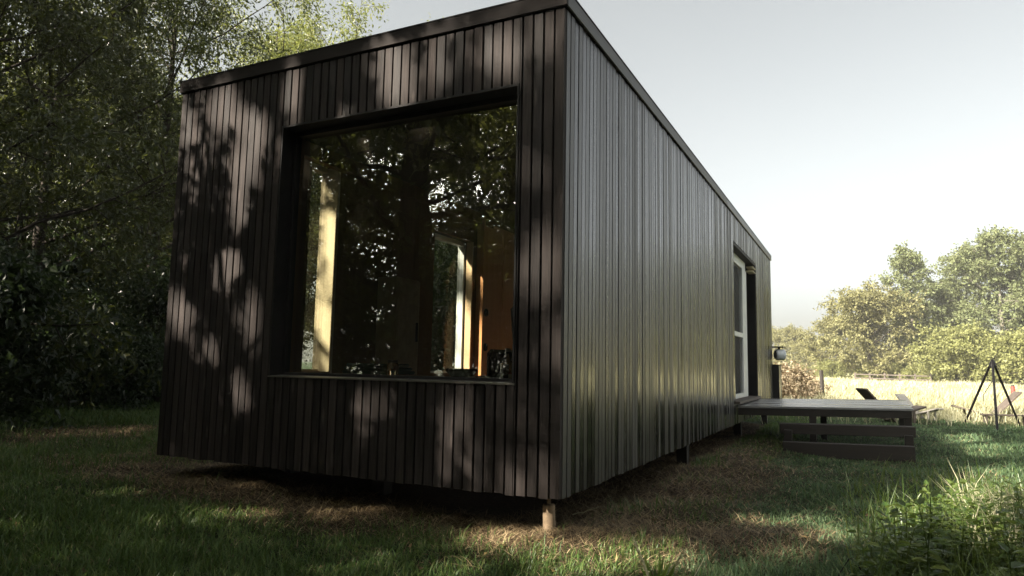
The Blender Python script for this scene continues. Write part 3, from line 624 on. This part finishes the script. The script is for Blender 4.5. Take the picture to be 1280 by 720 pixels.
ub = mb.build('utility_box', M['clad_side'], cabin, .002); mb = MB(); mb.box(-.31, .115, CL+.01, CL+.44, .787, .80); mb.build('box_lid', M['black_metal'], ub)
mb = MB(); c0 = np.array([.040, CL+.14, .985]); ax = np.array([.92, .39, 0]); mb.tube([c0, c0+.015*ax, c0+.03*ax, c0+.15*ax, c0+.18*ax], [.085, .098, .102, .102, .07], 20)
dr = mb.build('flue_drum', M['chrome'], cabin, smooth=True)
mb = MB(); mb.tube([c0-.012*ax, c0+.002*ax], .080, 20); mb.build('drum_mouth', M['cloth'], dr)  # black disc stands for the shade inside the open end
mb = MB(); mb.box(-.06, .185, CL+.06, CL+.34, 1.118, 1.138); mb.box(.08, .12, CL+.18, CL+.22, 1.06, 1.118); mb.build('drum_cap', M['black_metal'], dr)

# ------------------------------------------------------------------ things inside
cb = empty('cupboard', (-2.978, 4.33, .224), 'orange plywood cupboard with black finger holes along the left wall inside the cabin', 'cupboard')
mb = MB(); mb.box(0, .05, 0, 1.9, 0, 2.35); mb.build('carcass', M['ply'], cb)
mb = MB(); mb.box(.052, .074, .004, .57, .02, 2.33, .35); dd = mb.build('door', M['ply'], cb, .002)
for z in (.70, 1.15):
    h = MB(); h.tube([(.078, .10, z-.05), (.078, .10, z-.025), (.078, .10, z+.025), (.078, .10, z+.05)], [.02, .036, .036, .02], 12); h.build('handle', M['cloth'], dd)
mb = MB(); mb.box(.052, .074, .582, 1.9, .02, 2.33, .6); mb.build('door', M['ply'], cb, .002)
pt = empty('partition', (-2.97, 4.285, .224), 'plywood partition with a bright edge beside the side window', 'partition')
mb = MB(); mb.box(0, .10, .0, .03, 0, 2.4); mb.build('panel', M['ply'], pt)
lk = empty('locker', (-2.83, 2.42, .224), 'pale grey-brown locker standing at the left wall inside', 'locker')
mb = MB(); mb.box(-.13, .11, -.20, .20, 0, 1.35); mb.build('carcass', M['card'], lk, .004); mb = MB(); mb.box(.112, .126, -.19, .19, .02, 1.33); mb.build('door', M['card'], lk); mb = MB(); mb.box(.128, .145, .13, .15, .7, .9); mb.build('handle', M['black_metal'], lk)
# armchair near the right of the window
ac = empty('armchair', (-.72, 1.45, .222), 'black winged armchair behind the right end of the window', 'armchair')
def blob(mb, c, r, n=12):
    mb.lathe(c, [(r*sin(pi*k/8)*1+.002, -r*cos(pi*k/8)) for k in range(9)], n)
mb = MB(); mb.box(-.33, .33, -.3, .3, .18, .42); mb.build('seat', M['cloth'], ac, .04)
mb = MB(); mb.obox((0, .30, .62), (.33, 0, 0), (0, .07, .02), (0, -.08, .36)); mb.obox((-.29, .16, .80), (.05, 0, 0), (0, .13, 0), (0, -.03, .16)); mb.obox((.29, .16, .80), (.05, 0, 0), (0, .13, 0), (0, -.03, .16)); mb.build('backrest', M['cloth'], ac, .03)
mb = MB(); mb.box(-.38, -.30, -.3, .3, .18, .60); mb.build('armrest', M['cloth'], ac, .03); mb = MB(); mb.box(.30, .38, -.3, .3, .18, .60); mb.build('armrest', M['cloth'], ac, .03)
for sx in (-.3, .3):
    for sy in (-.26, .26): mb = MB(); mb.tube([(sx, sy, .18), (sx, sy, 0)], [.022, .014], 8); mb.build('leg', M['black_metal'], ac)
SZ = OZ0-.005
def on_sill(name, x, y, label, cat, parts):
    t = empty(name, (x, y, SZ), label, cat)
    for nm, mt, mb in parts: mb.build(nm, M[mt], t, smooth=(mt == 'jar'))
    return t
on_sill('glass_bottle', -.46, .27, 'clear glass bottle glinting at the right end of the sill', 'bottle', [('body', 'jar', MB().lathe((0, 0, 0), [(.038, 0), (.042, .01), (.042, .10), (.03, .125), (.014, .15), (.014, .185)])), ('stopper', 'alu', MB().lathe((0, 0, 0), [(.017, .186), (.017, .205)], 12))])
on_sill('glass_jar', -1.33, .30, 'clear glass jar with a metal lid in the middle of the sill', 'jar', [('body', 'jar', MB().lathe((0, 0, 0), [(.035, 0), (.04, .01), (.04, .09), (.032, .105)])), ('lid', 'alu', MB().lathe((0, 0, 0), [(.034, .106), (.034, .122)], 16))])
on_sill('bowl', -.80, .30, 'dark shallow bowl on the window sill', 'bowl', [('body', 'cloth', MB().lathe((0, 0, 0), [(.04, 0), (.05, .01), (.10, .06), (.105, .075), (.095, .07), (.045, .015)], 18))])
for k, (x, w, h, lb) in enumerate(((-.67, .05, .028, 'pale card box left of the card stack on the sill'), (-.60, .045, .032, 'pale card box in the middle of the sill end'), (-.415, .02, .05, 'thin pale booklet near the glass bottle'), (-.385, .018, .055, 'thin booklet at the very right end of the sill'))):
    mb = MB(); mb.box(-w/2, w/2, -.03, .03, 0, h); mb2 = MB(); mb2.box(-w/2-.002, w/2+.002, -.032, .032, h+.001, h+.006)
    on_sill('card_box' if k < 2 else 'booklet', x, .24, lb, 'box' if k < 2 else 'booklet', [('body', 'card', mb), ('cover', 'red' if k == 2 else 'plank', mb2)])
bs = empty('bench', (-2.3, 1.45, .222), 'low bench with a green blanket inside the left of the window', 'bench')
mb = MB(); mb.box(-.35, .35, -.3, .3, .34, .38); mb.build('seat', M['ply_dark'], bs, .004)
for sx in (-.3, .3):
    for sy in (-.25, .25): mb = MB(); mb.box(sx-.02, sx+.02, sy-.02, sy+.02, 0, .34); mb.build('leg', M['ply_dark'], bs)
bl = MB()
for k in range(3): bl.box(-.25+.02*k, .22-.03*k, -.22, .22, .604+.03*k+.001, .604+.03*(k+1))
bl = bl.build('folded_blanket', M['green_fabric'], None, .012); bl.location = (-2.3, 1.45, 0); tag(bl, 'folded dark green blanket lying on the bench inside', 'blanket')

# ------------------------------------------------------------------ deck and steps
dk = empty('deck', (1, 7.4, GZ), 'low grey wooden deck on posts at the terrace door', 'deck')
DC = np.array([[.01, 5.98, .232], [2.02, 6.40, .262], [2.06, 8.75, .285], [.01, 8.40, .242]]) - np.array([1, 7.4, GZ])
mb = MB(); n = 17
for k in range(n):
    f0, f1 = k/n, (k+1)/n-.004
    a, b = DC[0]+(DC[3]-DC[0])*f0, DC[1]+(DC[2]-DC[1])*f0; c, d = DC[1]+(DC[2]-DC[1])*f1, DC[0]+(DC[3]-DC[0])*f1
    e = np.array([0, 0, -.028]); mb.add([a, b, c, d, a+e, b+e, c+e, d+e], [(0, 1, 2, 3), (7, 6, 5, 4), (0, 4, 5, 1), (1, 5, 6, 2), (2, 6, 7, 3), (3, 7, 4, 0)])
mb.build('deck_boards', M['deck'], dk, .002)
mb = MB(); e = np.array([0, 0, -.075])
mb.beam(DC[0]+e+(0, .03, 0), DC[1]+e+(-.02, .03, 0), .04, .09); mb.beam(DC[3]+e-(0, .05, 0), DC[2]+e-(.02, .05, 0), .04, .09); mb.beam(DC[1]+e+(-.05, .06, 0), DC[2]+e-(.05, .06, 0), .04, .09); mb.build('edge_beam', M['step'], dk, .003)
for u, v in ((.44, .02), (.97, .03), (.97, .97), (.47, .55)):
    p = DC[0]*(1-u)*(1-v)+DC[1]*u*(1-v)+DC[2]*u*v+DC[3]*(1-u)*v; zz = hz(p[0]+1, p[1]+7.4)-GZ-.04
    mb = MB(); mb.box(p[0]-.04, p[0]+.04, p[1]-.04, p[1]+.04, zz, p[2]-.12); mb.build('leg', M['step'], dk, .003)
st = empty('wooden_steps', (1.3, 5.8, GZ), 'two dark timber steps in front of the low deck', 'steps')
def stepat(a, b, zt, h, dp):
    mb = MB(); a, b = np.array(a), np.array(b); v = (b-a)/np.linalg.norm(b-a); nrm = np.array([-v[1], v[0]])
    c = (a+b)/2+nrm*dp/2; mb.obox((c[0]-1.3, c[1]-5.8, zt-GZ-h/2), (v[0]*np.linalg.norm(b-a)/2, v[1]*np.linalg.norm(b-a)/2, .012), (nrm[0]*dp/2, nrm[1]*dp/2, 0), (0, 0, h/2)); return mb
stepat((.55, 5.74), (2.01, 5.95), .060, .122, .19).build('step', M['step'], st, .006)
stepat((.60, 5.42), (1.97, 5.52), -.128, .17, .12).build('step', M['step'], st, .006)
for x, y in ((.64, 5.66), (1.93, 5.80)): mb = MB(); mb.box(x-1.3-.045, x-1.3+.045, y-5.8, y-5.8+.09, -.04, .25); mb.build('support_post', M['step'], st, .003)

# ------------------------------------------------------------------ furniture on the lawn
def plank_chair(loc, rz, mt, label, s=1.):
    t = empty('plank_chair', loc, label, 'chair', 'two-plank lounge chairs'); t.rotation_euler = (0, 0, rz); t.scale = (s,)*3
    mb = MB(); mb.beam((.02, 0, .0), (.62, 0, .62), .34, .035, (0, 0, 1)); mb.build('backrest', M[mt], t, .004)
    mb = MB(); mb.beam((.22, 0, .07), (-.58, 0, .30), .30, .035, (0, 0, 1)); mb.build('seat', M[mt], t, .004)
    mb = MB(); mb.box(-.36, -.32, -.14, -.10, -.02, .225); mb.build('leg', M[mt], t); mb = MB(); mb.box(-.36, -.32, .10, .14, -.02, .225); mb.build('leg', M[mt], t)
    return t
plank_chair(gl(3.75, 13.9, 0), YAW-.25, 'plank', 'reclined grey plank chair behind the iron tripod', 1.0)
plank_chair(gl(2.0, 11.95, 0), pi+YAW+.1, 'plank', 'grey plank chair half hidden behind the deck', 1.02)
plank_chair(gl(2.52, 12.9, 0), YAW+pi/2+.35, 'plank_pale', 'pale sunlit-toned plank chair in the sun beside the deck', .75)
b_ = empty('plank_bench', gl(3.95, 13.0, 0), 'narrow low bench plank between the tripod legs', 'bench'); b_.rotation_euler = (0, 0, YAW-.15)
mb = MB(); mb.box(-.42, .42, -.07, .07, .16, .19); mb.build('seat', M['plank'], b_, .004)
for sx in (-.35, .35): mb = MB(); mb.box(sx-.02, sx+.02, -.05, .05, -.03, .16); mb.build('leg', M['plank'], b_)
tp = empty('fire_tripod', gl(3.70, 12.1, 0), 'dark iron fire tripod on the lawn at the right border', 'tripod')
ap = np.array([-.03, .0, 1.23])
for fx, fy in ((3.262-3.70, 13.0-12.1), (3.506-3.70, 10.85-12.1), (4.19-3.70, 12.95-12.1)):
    mb = MB(); mb.tube([(fx, fy, -.04), tuple(ap*1.02)], .021, 8); mb.build('leg', M['iron'], tp)
mb = MB(); mb.lathe((ap[0], ap[1], ap[2]-.12), [(.055, 0), (.06, .03), (.045, .10), (.02, .15)], 10); mb.build('apex_cap', M['iron'], tp)
mb = MB(); mb.tube([ap+(0, 0, .02), ap+(.05, .02, .09), ap+(.10, .03, .20), ap+(.11, .03, .24)], [.008, .007, .006, .003], 6); mb.build('chain_hook', M['iron'], tp)
mb = MB(); mb.tube([ap+(0, 0, -.1), ap+(-.01, 0, -.35), ap+(-.16, .05, -.62), ap+(-.18, .05, -.8)], .006, 5); mb.build('chain', M['iron'], tp)
def fence_post(px, d, h, w, label, red=False):
    x, y = at(px, d); t = empty('fence_post', gl(x, y, 0), label, 'post'); mb = MB(); mb.tube([(0, 0, -.1), (0.01, 0, h*.5), (0, 0, h)], [w, w*.95, w*.85], 8); mb.build('shaft', M['step'], t)
    if red: mb = MB(); mb.tube([(0.005, 0, h*.62), (0, 0, h*.95)], w*1.04, 8); mb.build('painted_band', M['red'], t)
fence_post(1026, 23, .98, .065, 'dark wooden fence post beside the dry brambles')
fence_post(1263, 23.5, .66, .05, 'short dark post with a faded red band behind the tripod', True)
x0, y0 = at(1068, 62); x1, y1 = at(1162, 62); rf = empty('rail_fence', gl((x0+x1)/2, (y0+y1)/2, 0), 'long low pale rail fence below the far trees', 'fence')
ox, oy, oz = rf.location
for h in (.42, .72): mb = MB(); mb.beam((x0-ox, y0-oy, h), (x1-ox, y1-oy, h-.04), .05, .08); mb.build('rail', M['plank'], rf)
for k in range(6): f = k/5; mb = MB(); mb.box(x0+(x1-x0)*f-ox-.06, x0+(x1-x0)*f-ox+.06, y0+(y1-y0)*f-oy+.03, y0+(y1-y0)*f-oy+.13, -.2, .85); mb.build('post', M['plank'], rf)

# ------------------------------------------------------------------ weeds at the lower right
def weed(seed, h, L, mat='weed', pairs=7, asp=.52):
    g = np.random.default_rng(seed); mb = MB(); P = []; D = []; Nn = []; Ls = []
    for s in range(3):
        b = g.normal(0, .05, 2); a = g.random()*6.28; hh = h*(.65+.4*g.random()); tipo = np.array([cos(a), sin(a)])*hh*.28*g.random()
        pts = [np.array([b[0]+tipo[0]*t*t, b[1]+tipo[1]*t*t, hh*t]) for t in np.linspace(0, 1, 6)]
        mb.tube(pts, np.linspace(.0035, .0015, 6), 5, cap=False)
        for k in range(pairs):
            t = .15+.85*k/(pairs-1); i = min(int(t*5), 4); q = pts[i]+(pts[i+1]-pts[i])*(t*5-i)
            for sg in (0, pi):
                aa = a+k*pi/2+sg+g.normal(0, .25); P.append(q); D.append((cos(aa), sin(aa), .25-.35*g.random()+(.5 if k == pairs-1 else 0))); Nn.append(np.array([0, 0, 1])+g.normal(0, .2, 3)); Ls.append(L*(1.15-.55*t)*(.8+.4*g.random()))
    P, D, Nn, Ls = map(np.array, (P, D, Nn, Ls)); t = empty('weed', (0, 0, 0)); mb.build('stem', M[mat], t)
    # pointed six-sided leaves with a bent middle
    Dn = D/np.linalg.norm(D, axis=1, keepdims=True); S = np.cross(Dn, Nn); S /= np.linalg.norm(S, axis=1, keepdims=True); U = np.cross(S, Dn); l = Ls[:, None]; w = l*asp
    V = np.stack([P+Dn*l*.08, P+Dn*l*.32+S*w*.5+U*l*.05, P+Dn*l*.66+S*w*.34+U*l*.02, P+Dn*l-U*l*.14, P+Dn*l*.66-S*w*.34+U*l*.02, P+Dn*l*.32-S*w*.5+U*l*.05], 1).reshape(-1, 3)
    n = len(P); k = np.arange(n)[:, None]*6; lo = np.concatenate([k+np.array([0, 1, 2, 3]), k+np.array([0, 3, 4, 5])], 1).ravel()
    mesh_np('foliage', V, lo, np.full(2*n, 4), M[mat], np.repeat(g.random(n), 2), False, t); return t
WP = [weed(71, .34, .068, pairs=9), weed(72, .27, .056, pairs=8, asp=.44), weed(73, .20, .085, pairs=5, asp=.60)]
wg = 'leafy weeds in the lower right corner'; wlab = 'leafy green weed in the thicket at the lower right corner'
g3 = np.random.default_rng(5); cnt = 0; first = [True]*3
for k in range(285):
    px = 1070+330*g3.random(); dd = 3.3+3.0*g3.random()
    if dd > 3.3+3.4*((px-1060)/200): continue
    x, y = at(px, dd); w = int(g3.integers(0, 3)); s = .45+.95*g3.random()**1.6; s *= 1 if dd < 5.2 else .8
    t = WP[w] if first[w] else copy_tree(WP[w]); first[w] = False
    t.location = gl(x, y, -.01); t.rotation_euler = (g3.normal(0, .12), g3.normal(0, .12), g3.random()*6.28); t.scale = (s,)*3
    tag(t, wlab, 'weed', wg)
def single(proto, px, dd, s, rz, label):
    t = copy_tree(proto); x, y = at(px, dd); t.location = gl(x, y, -.01); t.scale = (s,)*3; t.rotation_euler = (0, 0, rz); tag(t, label, 'weed'); t.pop('group', None); return t
single(WP[0], 1182, 4.35, 1.3, .4, 'tallest weed with a bright leaf cross at its top above the thicket')
# tall grass tufts in the weeds and in the foreground
x, y, d = scatter(4200, 3.0, 7.5, 1050, 1420, 1.0)
u, v, _ = proj(np.stack([x, y, hz(x, y)], 1)); keep = (v > 590-(u-1100)*.15+rng.normal(0, 12, len(x))) & (rng.random(len(x)) < np.clip((u-1010)/170, 0, 1))
x, y = x[keep], y[keep]
o = blades('tall_grass', x, y, .10+.24*rng.random(len(x))**1.5, .004+.004*rng.random(len(x)), .3+.55*rng.random(len(x)), M['weed']); tag(o, 'long grass growing through the weeds at the lower right', 'grass', kind='stuff')
x, y, d = scatter(900, 4.2, 6.2, 1195, 1420, 1.0)
o = blades('pale_grass', x, y, .18+.26*rng.random(len(x)), .005+.004*rng.random(len(x)), .3+.5*rng.random(len(x)), M['field']); tag(o, 'pale grass tuft at the right border above the weeds', 'grass', kind='stuff')
# thistle-like plant in the middle foreground
th = empty('foreground_plant', gl(*at(821, 3.05), -.01), 'pale green upright plant with two long spiky stems in the foreground', 'plant')
def spike(parent, a, b, mt):
    a, b = np.array(a), np.array(b); mb = MB(); mb.tube([a, (a+b)/2+(0, 0, .01), b], [.006, .005, .002], 6); s = mb.build('stem', M[mt], parent)
    g = np.random.default_rng(3); n = 46; t = .30+.7*np.arange(n)/n; P = a+(b-a)*t[:, None]; ax = (b-a)/np.linalg.norm(b-a); D = g.normal(0, .55, (n, 3))+ax*.9
    leaf_mesh('seed_head', P, D, g.normal(0, 1, (n, 3)), .022*(1.2-.6*t), .009*np.ones(n), M[mt], s)
spike(th, (0, 0, .0), (-.10, -.02, .255), 'field'); spike(th, (.01, 0, .0), (.105, .03, .215), 'field')
g4 = np.random.default_rng(8); n = 16; a = g4.random(n)*6.28
leaf_mesh('foliage', np.stack([.01*np.cos(a), .01*np.sin(a), .0+.03*g4.random(n)], 1), np.stack([np.cos(a)*.5, np.sin(a)*.5, .8+.5*g4.random(n)], 1), g4.normal(0, 1, (n, 3)), .10+.09*g4.random(n), .022+.016*g4.random(n), M['weed'], th)
tw = empty('twig', gl(*at(1056, 3.5), 0), 'thin dark bent twig standing left of the weeds', 'twig')
mb = MB(); mb.tube([(-.07, 0, -.02), (-.05, .0, .06), (-.01, .01, .125), (.0, .0, .13), (.03, -.01, .10), (.065, -.02, .03), (.08, -.02, -.02)], [.004, .004, .0035, .0035, .003, .003, .002], 6); mb.build('stem', M['iron'], tw)
g5 = np.random.default_rng(12); gi = 0
for px, dd, ln, lb in ((870, 3.35, .22, 'thin pale stalk lying across the trodden patch'), (735, 4.35, .17, 'short pale twig by the near post'), (930, 3.3, .3, 'dark fallen branch on the trodden soil')):
    x, y = at(px, dd); a = g5.random()*6; t = empty('fallen_twig', gl(x, y, .012), lb, 'twig'); mb = MB()
    pts = [np.array([cos(a)*ln*(k/5-.5), sin(a)*ln*(k/5-.5), .008+.012*g5.random()+(.05*k/5 if gi < 2 else 0)]) for k in range(6)]; mb.tube(pts, np.linspace(.006 if gi == 2 else .003, .0015, 6), 6); mb.build('stem', M['iron'] if gi == 2 else M['field'], t); gi += 1
# fallen leaves
x, y, d = scatter(1500, 2.8, 12, 0, 1280, .9); keep = off_cabin(x, y, .2) & (rng.random(len(x)) < .2+.8*bare(x, y)); x, y = x[keep], y[keep]; n = len(x)
o = leaf_mesh('fallen_leaves', np.stack([x, y, hz(x, y)+.012+.02*rng.random(n)], 1), np.stack([rng.normal(0, 1, n), rng.normal(0, 1, n), rng.normal(0, .25, n)], 1), rng.normal(0, .35, (n, 3))+np.array([0, 0, 1]), .025+.03*rng.random(n), .016+.016*rng.random(n), M['litter']); tag(o, 'brown fallen leaves scattered over straw and soil', 'leaves', kind='stuff')

# ------------------------------------------------------------------ morning haze over the meadow
hm = N('morning_haze'); pv = hm.n('ShaderNodeVolumePrincipled'); pv.inputs['Color'].default_value = (.96, .97, .95, 1); pv.inputs['Density'].default_value = .0007; pv.inputs['Anisotropy'].default_value = 0.0
hm.l(pv.outputs[0], hm.out.inputs['Volume'])
ext = max(abs(gx).max(), abs(gy).max())+3
tag(MB().box(-ext, ext, -ext, ext, GZ-1.4, 17.5).build('haze', hm.m), 'thin pale morning haze lying over the meadow', 'haze', kind='stuff')
